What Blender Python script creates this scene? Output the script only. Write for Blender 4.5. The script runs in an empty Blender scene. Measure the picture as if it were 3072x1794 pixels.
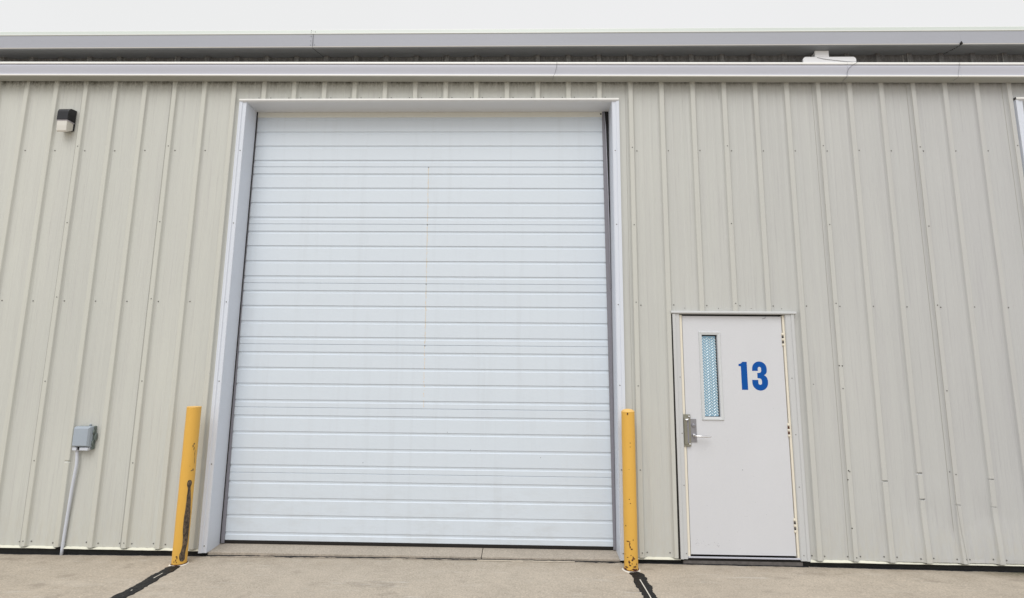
import bpy, bmesh, math, random
from mathutils import Vector, Matrix, noise
random.seed(7)
scene = bpy.context.scene
col = scene.collection

# ------------------------------------------------------------------ camera
cam_d = bpy.data.cameras.new('camera')
cam = bpy.data.objects.new('camera', cam_d)
col.objects.link(cam)
RIGHT = Vector((0.99970953, 0.02193173, 0.00999296))
FWD = Vector((-0.02315029, 0.98914816, 0.14508611))
UP = Vector((-0.00670253, -0.1452753, 0.98936857))
CAMPOS = Vector((0.0, -4.8319, 1.5507))
m = Matrix((RIGHT, UP, -FWD)).transposed().to_4x4()
m.translation = CAMPOS
cam.matrix_world = m
cam_d.sensor_width = 36
cam_d.lens = 1560.29 / 3072 * 36
cam_d.shift_x = -0.0006
cam_d.clip_start = 0.05
cam_d.clip_end = 2000
scene.camera = cam

# ------------------------------------------------------------------ light
SUN_EL, SUN_AZ = math.radians(52), math.radians(192)   # azimuth clockwise from +Y: behind the camera, to its left
world = bpy.data.worlds.new('World')
scene.world = world
world.use_nodes = True
nt = world.node_tree
nt.nodes.clear()
wo = nt.nodes.new('ShaderNodeOutputWorld')
bg = nt.nodes.new('ShaderNodeBackground')
sky = nt.nodes.new('ShaderNodeTexSky')
sky.sky_type = 'NISHITA'
sky.sun_disc = False
sky.sun_elevation = SUN_EL
sky.sun_rotation = SUN_AZ
sky.dust_density = 5
sky.air_density = 1.0
hs = nt.nodes.new('ShaderNodeHueSaturation')
hs.inputs['Saturation'].default_value = 0.12
mx = nt.nodes.new('ShaderNodeMix'); mx.data_type = 'RGBA'
mx.inputs[0].default_value = 0.82                 # closed cloud cover
wtc = nt.nodes.new('ShaderNodeTexCoord')
wn = nt.nodes.new('ShaderNodeTexNoise'); wn.inputs['Scale'].default_value = 1.6; wn.inputs['Detail'].default_value = 3
wr = nt.nodes.new('ShaderNodeValToRGB')
wr.color_ramp.elements[0].position = .3; wr.color_ramp.elements[0].color = (9.5, 9.6, 9.5, 1)
wr.color_ramp.elements[1].position = .7; wr.color_ramp.elements[1].color = (10.0, 10.0, 10.1, 1)
nt.links.new(wtc.outputs['Generated'], wn.inputs['Vector'])
nt.links.new(wn.outputs['Fac'], wr.inputs['Fac'])
nt.links.new(sky.outputs[0], hs.inputs['Color'])
nt.links.new(hs.outputs[0], mx.inputs[6])
nt.links.new(wr.outputs['Color'], mx.inputs[7])
nt.links.new(mx.outputs[2], bg.inputs['Color'])
bg.inputs['Strength'].default_value = 0.10
nt.links.new(bg.outputs[0], wo.inputs['Surface'])

sun_d = bpy.data.lights.new('sun', 'SUN')
sun_d.energy = 1.5
sun_d.angle = math.radians(40)
sun_d.color = (1.0, 0.985, 0.97)
sun = bpy.data.objects.new('sun', sun_d)
col.objects.link(sun)
sdir = Vector((math.sin(SUN_AZ) * math.cos(SUN_EL), math.cos(SUN_AZ) * math.cos(SUN_EL), math.sin(SUN_EL)))
sun.rotation_euler = sdir.to_track_quat('Z', 'Y').to_euler()
sun.location = sdir * 30

vs = scene.view_settings
vs.view_transform = 'Standard'
vs.look = 'None'
vs.exposure = 0.0
vs.gamma = 1.0
scene.render.engine = 'CYCLES'

# ------------------------------------------------------------------ materials
class NT:
    def __init__(s, name):
        s.m = bpy.data.materials.new(name); s.m.use_nodes = True
        s.t = s.m.node_tree; s.b = s.t.nodes['Principled BSDF']
        s.tc = s.t.nodes.new('ShaderNodeTexCoord')
    def n(s, typ, **kw):
        o = s.t.nodes.new(typ)
        for k, v in kw.items():
            if k in o.inputs: o.inputs[k].default_value = v
            else: setattr(o, k, v)
        return o
    def l(s, a, b): s.t.links.new(a, b)
    def vec(s, scale=(1, 1, 1)):
        mp = s.n('ShaderNodeMapping'); mp.inputs['Scale'].default_value = scale
        s.l(s.tc.outputs['Object'], mp.inputs['Vector']); return mp.outputs[0]
    def noise(s, sc=5, detail=4, rough=.5, scale=(1, 1, 1)):
        o = s.n('ShaderNodeTexNoise', Scale=sc, Detail=detail, Roughness=rough)
        s.l(s.vec(scale), o.inputs['Vector']); return o.outputs['Fac']
    def ramp(s, f, stops):
        r = s.n('ShaderNodeValToRGB'); e = r.color_ramp.elements
        while len(e) < len(stops): e.new(.5)
        for i, (p, c) in enumerate(stops):
            e[i].position = p
            e[i].color = (c, c, c, 1) if isinstance(c, (int, float)) else (*c, 1)
        s.l(f, r.inputs['Fac']); return r.outputs['Color']
    def mix(s, fac, a, b, blend='MIX'):
        o = s.n('ShaderNodeMix', data_type='RGBA', blend_type=blend)
        for sock, v in ((o.inputs[0], fac), (o.inputs[6], a), (o.inputs[7], b)):
            if isinstance(v, (int, float)): sock.default_value = v
            elif isinstance(v, tuple): sock.default_value = (*v, 1)
            else: s.l(v, sock)
        return o.outputs[2]
    def math(s, op, a, b=0, c=0):
        o = s.n('ShaderNodeMath', operation=op)
        for i, v in enumerate((a, b, c)):
            if isinstance(v, (int, float)): o.inputs[i].default_value = v
            else: s.l(v, o.inputs[i])
        return o.outputs[0]
    def bump(s, h, strength=.2, dist=.01):
        o = s.n('ShaderNodeBump', Strength=strength, Distance=dist); s.l(h, o.inputs['Height'])
        s.l(o.outputs[0], s.b.inputs['Normal'])
    def xyz(s):
        o = s.n('ShaderNodeSeparateXYZ'); s.l(s.tc.outputs['Object'], o.inputs[0]); return o.outputs
    def base(s, c):
        if isinstance(c, tuple): s.b.inputs['Base Color'].default_value = (*c, 1)
        else: s.l(c, s.b.inputs['Base Color'])
    def set(s, **kw):
        for k, v in kw.items():
            k = k.replace('_', ' ')
            if isinstance(v, (int, float)): s.b.inputs[k].default_value = v
            else: s.l(v, s.b.inputs[k])

def paint(name, c, rough=.45, var=.05, streak=(1, 1, 1), sc=6, bump=.05, metal=0, spec=.4):
    t = NT(name)
    f = t.noise(sc, 5, .6, streak)
    lo = tuple(x * (1 - var) for x in c); hi = tuple(min(1, x * (1 + var)) for x in c)
    f2 = t.noise(60, 3, .6)
    cc = t.mix(f, lo, hi)
    cc = t.mix(t.ramp(f2, [(.35, 0.0), (.75, .10)]), cc, tuple(x * .8 for x in c))
    t.base(cc)
    t.set(Roughness=rough, Metallic=metal)
    t.b.inputs['Specular IOR Level'].default_value = spec
    t.bump(t.noise(250, 2), bump, .002)
    return t.m

def siding_mat():
    t = NT('stone_coloured_steel_paint')
    c = (.57, .57, .53)
    x, y, z = t.xyz()
    broad = t.noise(1.1, 3, .5, (1, 1, .35))
    st = t.noise(14, 6, .65, (1, 1, .035))
    st2 = t.noise(55, 4, .6, (1, 1, .02))
    cc = t.mix(t.ramp(broad, [(.3, 0.0), (.7, 1.0)]), (.530, .538, .502), (.572, .578, .535))
    cc = t.mix(t.ramp(st, [(.42, 0.0), (.62, .22)]), cc, (.47, .465, .45))
    cc = t.mix(t.ramp(st2, [(.55, 0.0), (.70, .38)]), cc, (.40, .39, .385))
    # the rib tops stay clean and creamy, dust settles in the pans
    rt = t.n('ShaderNodeMapRange'); t.l(y, rt.inputs[0])
    for i, v in ((1, -.030), (2, -.026), (3, 1.0), (4, 0.0)): rt.inputs[i].default_value = v
    cc = t.mix(t.math('MULTIPLY', rt.outputs[0], .45), cc, (.580, .580, .515))
    # the siding turns greyer and darker towards the right
    gx = t.n('ShaderNodeMapRange'); t.l(t.math('ADD', x, t.math('MULTIPLY', broad, .6)), gx.inputs[0])
    for i, v in ((1, .2), (2, 4.6), (3, 0.0), (4, 1.0)): gx.inputs[i].default_value = v
    cc = t.mix(gx.outputs[0], cc, (.885, .885, .945), 'MULTIPLY')
    # grime speckle washed down from the gutter, deepened at the top as its shadow
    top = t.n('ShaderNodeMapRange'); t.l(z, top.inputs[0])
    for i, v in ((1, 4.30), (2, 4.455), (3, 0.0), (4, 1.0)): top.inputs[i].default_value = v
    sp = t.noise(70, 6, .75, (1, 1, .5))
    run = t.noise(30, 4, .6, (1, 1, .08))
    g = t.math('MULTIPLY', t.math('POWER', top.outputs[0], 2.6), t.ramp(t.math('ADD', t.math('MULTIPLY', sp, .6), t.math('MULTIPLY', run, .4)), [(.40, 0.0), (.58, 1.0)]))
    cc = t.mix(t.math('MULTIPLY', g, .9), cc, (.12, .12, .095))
    gap_shade = t.n('ShaderNodeMapRange'); t.l(z, gap_shade.inputs[0])  # paints the shade on the wall strip between the two gutters
    for i, v in ((1, 4.50), (2, 4.60), (3, 0.0), (4, 1.0)): gap_shade.inputs[i].default_value = v
    cc = t.mix(t.math('MULTIPLY', gap_shade.outputs[0], t.ramp(t.noise(22, 5, .7), [(.25, .55), (.7, .9)])), cc, (.085, .08, .085))
    # splash dust near the foot
    low = t.n('ShaderNodeMapRange'); t.l(z, low.inputs[0])
    for i, v in ((1, .45), (2, 0.0), (3, 0.0), (4, 1.0)): low.inputs[i].default_value = v
    cc = t.mix(t.math('MULTIPLY', low.outputs[0], t.ramp(t.noise(25, 5, .7, (1, 1, .3)), [(.4, 0.0), (.7, .4)])), cc, (.50, .47, .38))
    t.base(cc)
    t.set(Roughness=t.ramp(t.noise(3, 4), [(.3, .34), (.7, .5)]))
    t.b.inputs['Specular IOR Level'].default_value = .45
    h = t.math('ADD', t.math('MULTIPLY', t.noise(1.7, 2, .5, (1, 1, .5)), 1.0), t.math('MULTIPLY', t.noise(180, 2), .006))
    t.bump(h, .5, .016)
    return t.m

def concrete_mat(name, c, dark=1.0, brush=True):
    t = NT(name)
    x, y, z = t.xyz()
    big = t.noise(1.3, 6, .65)
    med = t.noise(7, 6, .7)
    fine = t.noise(75, 4, .8)
    d = tuple(v * .78 for v in c); h = tuple(min(1, v * 1.13) for v in c)
    cc = t.mix(t.ramp(big, [(.3, 0.0), (.7, 1.0)]), d, c)
    cc = t.mix(t.ramp(med, [(.35, 0.0), (.7, .55)]), cc, h)
    cc = t.mix(t.ramp(fine, [(.36, .6), (.48, 0.0)]), cc, tuple(v * .62 for v in c))
    cc = t.mix(t.ramp(fine, [(.52, 0.0), (.68, .6)]), cc, tuple(min(1, v * 1.5) for v in c))
    vo = t.n('ShaderNodeTexVoronoi', Scale=42.0); t.l(t.vec(), vo.inputs['Vector'])
    sz = t.noise(13, 2)
    pit = t.math('LESS_THAN', vo.outputs['Distance'], t.math('MULTIPLY', t.math('SUBTRACT', sz, .52), .9))
    cc = t.mix(t.math('MULTIPLY', pit, .75), cc, (.10, .085, .07))
    if brush:
        # broom texture and pale scrape marks
        br = t.noise(16, 5, .7, (.5, 1.8, 1))
        cc = t.mix(t.ramp(br, [(.36, .22), (.46, 0.0)]), cc, tuple(v * .62 for v in c))
        cc = t.mix(t.ramp(t.noise(9, 6, .75, (.25, 3.2, 1)), [(.60, 0.0), (.68, .6)]), cc, (.62, .60, .56))
        # moss and silt gathered at the foot of the wall at the right
        mx_ = t.n('ShaderNodeMapRange'); t.l(x, mx_.inputs[0])
        for i, v in ((1, 3.7), (2, 4.3), (3, 0.0), (4, 1.0)): mx_.inputs[i].default_value = v
        my_ = t.n('ShaderNodeMapRange'); t.l(y, my_.inputs[0])
        for i, v in ((1, -.17), (2, -.04), (3, 0.0), (4, 1.0)): my_.inputs[i].default_value = v
        mo = t.math('MULTIPLY', t.math('MULTIPLY', mx_.outputs[0], my_.outputs[0]), t.ramp(t.noise(28, 5, .7), [(.3, .2), (.55, 1.0)]))
        cc = t.mix(mo, cc, (.045, .055, .022))
        # old oil spots and tyre scuffs
        cc = t.mix(t.ramp(t.noise(2.6, 4, .6, (1, 1.6, 1)), [(.60, 0.0), (.70, .38)]), cc, (.20, .17, .14))
        cc = t.mix(t.ramp(t.noise(1.9, 5, .7, (.5, 2.0, 1)), [(.58, 0.0), (.70, .30)]), cc, (.62, .57, .50))
        # silt along the wall
        ms = t.n('ShaderNodeMapRange'); t.l(y, ms.inputs[0])
        for i, v in ((1, -.30), (2, 0.0), (3, 0.0), (4, 1.0)): ms.inputs[i].default_value = v
        cc = t.mix(t.math('MULTIPLY', ms.outputs[0], t.ramp(t.noise(5, 5, .7), [(.35, 0.0), (.7, .5)])), cc, (.24, .19, .13))
    t.base(cc)
    t.set(Roughness=.88)
    t.b.inputs['Specular IOR Level'].default_value = .25
    hh = t.math('ADD', t.math('MULTIPLY', fine, .5), t.math('MULTIPLY', med, .5))
    if brush: hh = t.math('ADD', hh, t.math('MULTIPLY', t.noise(30, 4, .7, (.3, 2.2, 1)), .5))
    t.bump(hh, .45, .006)
    return t.m

M = {}
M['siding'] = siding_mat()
M['lap'] = paint('panel_lap_edge', (.40, .40, .37), .5)
M['screw'] = paint('weathered_screw', (.19, .187, .175), .5, metal=.3)
M['hole'] = paint('dark_hole', (.015, .013, .012), .9)
M['trim'] = paint('white_trim_paint', (.66, .70, .775), .42, .04, (1, 1, .1), 5)
M['header'] = paint('white_header_trim', (.68, .695, .72), .45, .05, (.1, 1, 1), 5)
def ohdoor_mat():
    t = NT('white_embossed_steel_door'); c = (.635, .698, .768)
    x, y, z = t.xyz()
    cc = t.mix(t.noise(2.2, 5, .6, (.35, 1, 1)), tuple(v * .965 for v in c), tuple(v * 1.02 for v in c))
    cc = t.mix(t.ramp(t.noise(10, 5, .65, (1, 1, .05)), [(.52, 0.0), (.70, .16)]), cc, (.47, .50, .53))
    # handling dirt on the lowest panels, ochre drip line down the middle
    lo = t.n('ShaderNodeMapRange'); t.l(z, lo.inputs[0])
    for i, v in ((1, .75), (2, .0), (3, 0.0), (4, 1.0)): lo.inputs[i].default_value = v
    cc = t.mix(t.math('MULTIPLY', lo.outputs[0], t.ramp(t.noise(7, 6, .7, (.5, 1, 1.4)), [(.48, 0.0), (.72, .28)])), cc, (.42, .41, .38))
    d = t.math('ABSOLUTE', t.math('ADD', t.math('ADD', x, t.math('MULTIPLY', z, .0138)), .935))
    band = t.n('ShaderNodeMapRange'); t.l(d, band.inputs[0])
    for i, v in ((1, .0085), (2, .001), (3, 0.0), (4, 1.0)): band.inputs[i].default_value = v
    zr = t.math('MULTIPLY', t.math('GREATER_THAN', z, 1.85), t.math('LESS_THAN', z, 3.62)); xn = t.math('LESS_THAN', x, 0)
    f = t.math('MULTIPLY', t.math('MULTIPLY', band.outputs[0], t.math('MULTIPLY', zr, xn)), t.ramp(t.noise(45, 3, .6, (.2, 1, 1)), [(.35, .05), (.6, .32)]))
    cc = t.mix(f, cc, (.50, .44, .28))
    t.base(cc); t.set(Roughness=.38); t.b.inputs['Specular IOR Level'].default_value = .4
    t.bump(t.math('ADD', t.noise(1.4, 2, .5, (.6, 1, 1)), t.math('MULTIPLY', t.noise(250, 2), .003)), .25, .012)
    return t.m
M['ohdoor'] = ohdoor_mat()
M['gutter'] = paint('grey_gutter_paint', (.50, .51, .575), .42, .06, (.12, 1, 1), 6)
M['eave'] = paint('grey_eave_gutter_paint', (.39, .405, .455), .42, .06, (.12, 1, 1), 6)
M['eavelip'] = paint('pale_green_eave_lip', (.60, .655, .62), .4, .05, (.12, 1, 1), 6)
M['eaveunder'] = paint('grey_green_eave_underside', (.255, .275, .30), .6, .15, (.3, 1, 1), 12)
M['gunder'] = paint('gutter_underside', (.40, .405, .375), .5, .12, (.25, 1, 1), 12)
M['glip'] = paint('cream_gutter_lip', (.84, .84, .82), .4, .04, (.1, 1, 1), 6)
M['mandoor'] = paint('white_steel_door_paint', (.625, .635, .665), .42, .04, (1, 1, .4), 3)
M['doortrim'] = paint('grey_white_door_trim', (.55, .56, .565), .45, .04, (1, 1, .1), 5)
M['cream'] = paint('cream_frame_paint', (.78, .73, .62), .45, .05)
M['cream2'] = paint('cream_base_flashing', (.74, .73, .62), .45, .08, (1, 1, 1), 15)
M['black'] = paint('black_rubber', (.012, .012, .012), .7)
M['found'] = paint('dark_foundation', (.03, .03, .028), .9, .5, sc=20)  # near-black liner face showing below the siding
M['ledge'] = paint('stained_concrete_ledge', (.12, .11, .105), .9, .6, (1, 1, 1), 25, .4)
M['seal'] = paint('grey_vinyl_door_seal', (.23, .225, .255), .55, .08, (1, 1, .1), 8)
M['hseal'] = paint('beige_header_seal', (.68, .68, .63), .5)
M['blue'] = paint('blue_vinyl_lettering', (.003, .078, .34), .55, .02, spec=.15)
M['steel'] = paint('brushed_steel', (.34, .34, .37), .32, .12, (1, 1, .2), 30, metal=.75)
M['steel2'] = paint('worn_zinc_steel', (.30, .295, .245), .36, .3, (1, 1, .3), 20, metal=.7)
M['bright'] = paint('polished_steel', (.75, .75, .77), .2, .03, metal=.85)
M['rust'] = paint('brown_rust', (.10, .035, .02), .85, .5, sc=40)
M['oldsteel'] = paint('dark_hinge_steel', (.085, .075, .07), .6, .3, sc=30)
M['tread'] = paint('blue_grey_tread_plate', (.26, .43, .56), .4, .3, (1, 1, 1), 5, metal=.35)
M['treadhi'] = paint('highlighted_tread_lozenges', (.72, .82, .87), .3, .12, sc=10, metal=.3)  # near-white paint puts highlights on the raised lozenges
M['winframe'] = paint('white_lite_kit_frame', (.60, .62, .635), .35, .03)
M['boxgrey'] = paint('grey_electrical_enclosure', (.35, .40, .46), .4, .05)
M['boxside'] = paint('grey_box_base', (.15, .18, .17), .55, .2, sc=50)
M['conduit'] = paint('grey_pvc_conduit', (.60, .63, .70), .4, .05)
M['lampblack'] = paint('black_lamp_housing', (.014, .014, .018), .3, .3)
M['lens'] = paint('frosted_lens', (.66, .64, .59), .25, .03, spec=.6)
M['lensrim'] = paint('grey_lens_rim', (.42, .40, .43), .4)
M['white'] = paint('white_plastic', (.88, .89, .92), .35, .02)
M['cable'] = paint('thin_grey_cable', (.12, .12, .14), .6)
M['pave'] = concrete_mat('weathered_concrete', (.485, .425, .350))
M['sill'] = concrete_mat('sill_concrete', (.425, .375, .315), brush=False)
M['palejoint'] = paint('pale_old_joint_filler', (.50, .44, .355), .8, .25, sc=25)
M['caulk'] = paint('white_caulk', (.74, .70, .62), .7, .15, sc=30)

def tar_mat():
    t = NT('black_crack_tar')
    f = t.noise(26, 5, .7)
    cc = t.mix(t.ramp(f, [(.3, 0.0), (.75, 1.0)]), (.006, .0065, .008), (.024, .025, .028))
    cc = t.mix(t.ramp(t.noise(45, 5, .8, (1, .4, 1)), [(.60, 0.0), (.70, .5)]), cc, (.16, .15, .14))
    t.base(cc); t.set(Roughness=t.ramp(f, [(.3, .35), (.7, .75)]))
    t.b.inputs['Specular IOR Level'].default_value = .2
    t.bump(t.noise(60, 4), .5, .006)
    return t.m
M['tar'] = tar_mat()

def yellow_mat():
    t = NT('yellow_bollard_paint')
    cc = t.mix(t.noise(5, 4, .6, (1, 1, .25)), (.69, .39, .068), (.745, .435, .085))
    cc = t.mix(t.ramp(t.noise(38, 5, .75), [(.64, 0.0), (.72, .45)]), cc, (.40, .22, .06))
    t.base(cc); t.set(Roughness=.5)
    t.b.inputs['Specular IOR Level'].default_value = .35
    t.bump(t.noise(50, 4, .6), .25, .003)
    return t.m
M['yellow'] = yellow_mat()
M['yellowcap'] = paint('faded_yellow_cap', (.80, .50, .16), .6, .15, sc=20)
def scuff_mat():
    t = NT('black_tyre_scuff')
    cc = t.mix(t.ramp(t.noise(60, 5, .8, (1, 1, .5)), [(.38, 0.0), (.62, 1.0)]), (.015, .013, .011), (.17, .12, .075))
    t.base(cc); t.set(Roughness=.75); t.bump(t.noise(120, 3), .4, .003)
    return t.m
M['scuff'] = scuff_mat()

# ------------------------------------------------------------------ mesh helpers
class MB:
    def __init__(s): s.v = []; s.f = []; s.mi = []; s.sm = []
    def add(s, vs, fs, mi=0, smooth=False):
        o = len(s.v); s.v += [tuple(v) for v in vs]
        for f in fs: s.f.append([o + i for i in f]); s.mi.append(mi); s.sm.append(smooth)
    def box(s, x0, x1, y0, y1, z0, z1, mi=0):
        vs = [(x, y, z) for x in (x0, x1) for y in (y0, y1) for z in (z0, z1)]
        s.add(vs, [(0, 1, 3, 2), (4, 6, 7, 5), (0, 4, 5, 1), (2, 3, 7, 6), (0, 2, 6, 4), (1, 5, 7, 3)], mi)
    def extr_x(s, prof, x0, x1, mi=0, closed=False, caps=False, zs=0.0, mis=None, n=1):
        """profile of (y,z) swept along x; zs = fall per metre"""
        k = len(prof)
        vs = []
        for i in range(n + 1):
            x = x0 + (x1 - x0) * i / n
            vs += [(x, y, z + zs * x) for y, z in prof]
        fs = []
        o = len(s.v); s.v += vs
        for i in range(n):
            for j in range(k if closed else k - 1):
                a, b = i * k + j, i * k + (j + 1) % k
                s.f.append([o + a, o + b, o + b + k, o + a + k]); s.mi.append(mis[j] if mis else mi); s.sm.append(False)
        if caps:
            s.f.append([o + j for j in range(k)]); s.mi.append(mi); s.sm.append(False)
            s.f.append([o + n * k + j for j in reversed(range(k))]); s.mi.append(mi); s.sm.append(False)
    def prism_y(s, poly, y0, y1, mi=0):
        """poly of (x,z) given thickness from y0 to y1"""
        k = len(poly)
        vs = [(x, y0, z) for x, z in poly] + [(x, y1, z) for x, z in poly]
        fs = [list(range(k)), list(reversed(range(k, 2 * k)))] + [(i, i + k, (i + 1) % k + k, (i + 1) % k) for i in range(k)]
        s.add(vs, fs, mi)
    def tube(s, pts, r, n=10, mi=0, caps=True):
        pts = [Vector(p) for p in pts]; k = len(pts)
        rs = r if isinstance(r, (list, tuple)) else [r] * k
        vs = []; ref = Vector((0, 0, 1))
        for i, p in enumerate(pts):
            t = (pts[min(i + 1, k - 1)] - pts[max(i - 1, 0)]).normalized()
            a = t.cross(ref if abs(t.dot(ref)) < .9 else Vector((0, 1, 0))).normalized()
            b = t.cross(a)
            if i and a.dot(pa) < 0: a, b = -a, -b
            pa = a
            for j in range(n):
                w = 2 * math.pi * j / n
                vs.append(p + (a * math.cos(w) + b * math.sin(w)) * rs[i])
        fs = [(i * n + j, i * n + (j + 1) % n, (i + 1) * n + (j + 1) % n, (i + 1) * n + j) for i in range(k - 1) for j in range(n)]
        if caps: fs += [list(range(n)), list(reversed(range((k - 1) * n, k * n)))]
        s.add(vs, fs, mi, True)
    def dot(s, x, y, z, r=.004, h=.003, mi=0, n=8):
        """small raised screw head facing -Y"""
        vs = [(x + r * math.cos(2 * math.pi * j / n), y, z + r * math.sin(2 * math.pi * j / n)) for j in range(n)]
        vs += [(x + r * .7 * math.cos(2 * math.pi * j / n), y - h, z + r * .7 * math.sin(2 * math.pi * j / n)) for j in range(n)]
        s.add(vs, [(j, (j + 1) % n, n + (j + 1) % n, n + j) for j in range(n)] + [list(range(n, 2 * n))], mi)
    def build(s, name, mats, parent=None, bevel=0, recalc=True, subsurf=0):
        me = bpy.data.meshes.new(name)
        me.from_pydata(s.v, [], s.f)
        if not isinstance(mats, (list, tuple)): mats = [mats]
        for q in mats: me.materials.append(q)
        for p, i, sm in zip(me.polygons, s.mi, s.sm): p.material_index = i; p.use_smooth = sm
        if recalc:
            b = bmesh.new(); b.from_mesh(me); bmesh.ops.recalc_face_normals(b, faces=b.faces); b.to_mesh(me); b.free()
        me.update()
        o = bpy.data.objects.new(name, me); col.objects.link(o)
        if parent:
            o.parent = parent
            o.matrix_parent_inverse = Matrix.Translation(-abs_loc(parent))
        if bevel:
            bv = o.modifiers.new('bevel', 'BEVEL'); bv.width = bevel; bv.segments = 2; bv.limit_method = 'ANGLE'; bv.angle_limit = math.radians(40)
        return o
def abs_loc(o):
    l = Vector(o.location)
    return l + (abs_loc(o.parent) * 0 if o.parent else Vector())
def tag(o, label, cat, group=None, kind=None):
    if label: o['label'] = label
    if cat: o['category'] = cat
    if group: o['group'] = group
    if kind: o['kind'] = kind
    return o
def empty(name, loc=(0, 0, 0)):
    o = bpy.data.objects.new(name, None); col.objects.link(o); o.location = loc; o.empty_display_size = .2
    return o
def rnd(a, b): return random.uniform(a, b)

# ------------------------------------------------------------------ pavement
def gz(x): return -.050 - .021 * min(1.0, (x / 4.3) ** 2)
def pave_z(x, y):
    return gz(x) + .0
pb = MB()
xs = [-120, -30, -12, -7] + [-6 + .25 * i for i in range(49)] + [7, 12, 30, 120]
ys = [-120, -30, -12, -6, -5] + [-4 + .5 * i for i in range(8)] + [0.0, .012]
vs = [(x, y, pave_z(x, y)) for y in ys for x in xs]
n = len(xs)
pb.add(vs, [(j * n + i, j * n + i + 1, (j + 1) * n + i + 1, (j + 1) * n + i) for j in range(len(ys) - 1) for i in range(n - 1)], 0, True)
tag(pb.build('pavement', M['pave']), None, None, kind='structure')
g = MB(); g.box(-150, 150, -150, 150, -.6, -.5)
tag(g.build('ground', M['pave']), None, None, kind='structure')

# ------------------------------------------------------------------ building
B = empty('warehouse', (0, 0, 0))
tag(B, 'beige ribbed metal warehouse with white roll-up door and grey gutters', 'building')
RIB0, PIT = -5.0663, .3048
JX0, JX1, JZT, JD = -2.793, .8447, 4.229, .197
OPEN2 = 4.765 + .04                                # second roller opening at the right edge of the photo
WT = 4.727
RIBP = [(.0, -.032), (.019, -.032), (.0225, -.0295), (.030, -.0150), (.038, -.0065), (.048, -.0025), (.062, 0.0)]
def prof_y(x):
    k = round((x - RIB0) / PIT); a = abs(x - (RIB0 + k * PIT))
    for (d0, y0_), (d1, y1_) in zip(RIBP, RIBP[1:]):
        if a <= d1 + 1e-6: return y0_ + (y1_ - y0_) * (a - d0) / (d1 - d0)
    q = abs(a - .108)                       # shallow stiffening bead in the pan
    if q <= .008: return -.0018
    if q <= .016: return -.0018 * (1 - (q - .008) / .008)
    return 0.0
DENTS = [(3.134, .664), (3.422, .735), (3.422, .515), (3.722, .477), (4.028, .694), (4.024, .465), (4.330, .592), (4.330, .461), (-4.17, .735)]
def kink(x, z):
    """the sheets right of the numbered door are kinked above the ground where things were pushed against them"""
    if x <= 2.9: return 0.0
    kk = math.floor((x - RIB0 + .15) / PIT)
    zb = .36 + .16 * noise.noise(Vector((kk * 1.7, 4.4, 0))) + .05 * noise.noise(Vector((x * 9, 1.4, 0)))
    w_ = min(1, (x - 2.9) / .5); y = 0.0
    if z < zb: y -= w_ * .017 * (zb - z) / zb
    return y + w_ * .004 * noise.noise(Vector((x * 3.2, z * 3.5, 8))) * max(0, min(1, (1.3 - z) * 2)) * (1 if z > .02 else 0)
def seg_x(x0, x1):
    q = {x0, x1}
    k0 = int((x0 - RIB0) / PIT) - 2; k1 = int((x1 - RIB0) / PIT) + 2
    for k in range(k0, k1 + 1):
        c = RIB0 + k * PIT
        for d in (.0, .019, .0225, .030, .038, .048, .062, .092, .100, .116, .124):
            for sg in (-1, 1):
                if x0 < c + sg * d < x1: q.add(round(c + sg * d, 5))
    return sorted(q)
sd = MB()
def siding(x0, x1, z0, z1):
    X = seg_x(x0, x1)
    Z = [z0]
    ds = sorted({d[1] for d in DENTS if x0 < d[0] < x1 and z0 < d[1] < z1})
    zz = set([z0, z1])
    for d in ds:
        for o in (-.034, -.010, 0.0, .012, .028): zz.add(round(d + o, 4))
    if x0 > 2 and z0 < .01: zz |= {round(.03 * q, 3) for q in range(1, 24)}
    Z = sorted(zz)
    vs = []
    for z in Z:
        for x in X:
            y = prof_y(x)
            for dx, dz in DENTS:
                k = round((dx - RIB0) / PIT); c = RIB0 + k * PIT
                if abs(x - c) < .024 and abs(z - dz) < .014 and y < -.01:
                    dep = {0.0: .019}.get(round(z - dz, 4), 0)
                    y += dep * (1.0 if x > c else .5)
            y += kink(x, z)
            vs.append((x, y, z))
    n = len(X)
    sd.add(vs, [(j * n + i, j * n + i + 1, (j + 1) * n + i + 1, (j + 1) * n + i) for j in range(len(Z) - 1) for i in range(n - 1)])
siding(-11, -2.855, 0, WT)
siding(-2.855, .905, 4.242, WT)
siding(.905, 1.375, 0, WT)
siding(1.375, 2.475, 2.142, WT)
siding(2.475, 4.742, 0, WT)
siding(4.742, 8.50, 4.242, WT)
siding(8.50, 13, 0, WT)
def inwall(x, z):
    if -2.87 < x < .92 and z < 4.26: return False
    if 1.36 < x < 2.49 and z < 2.16: return False
    if 4.73 < x < 8.52 and z < 4.26: return False
    return True
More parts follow.
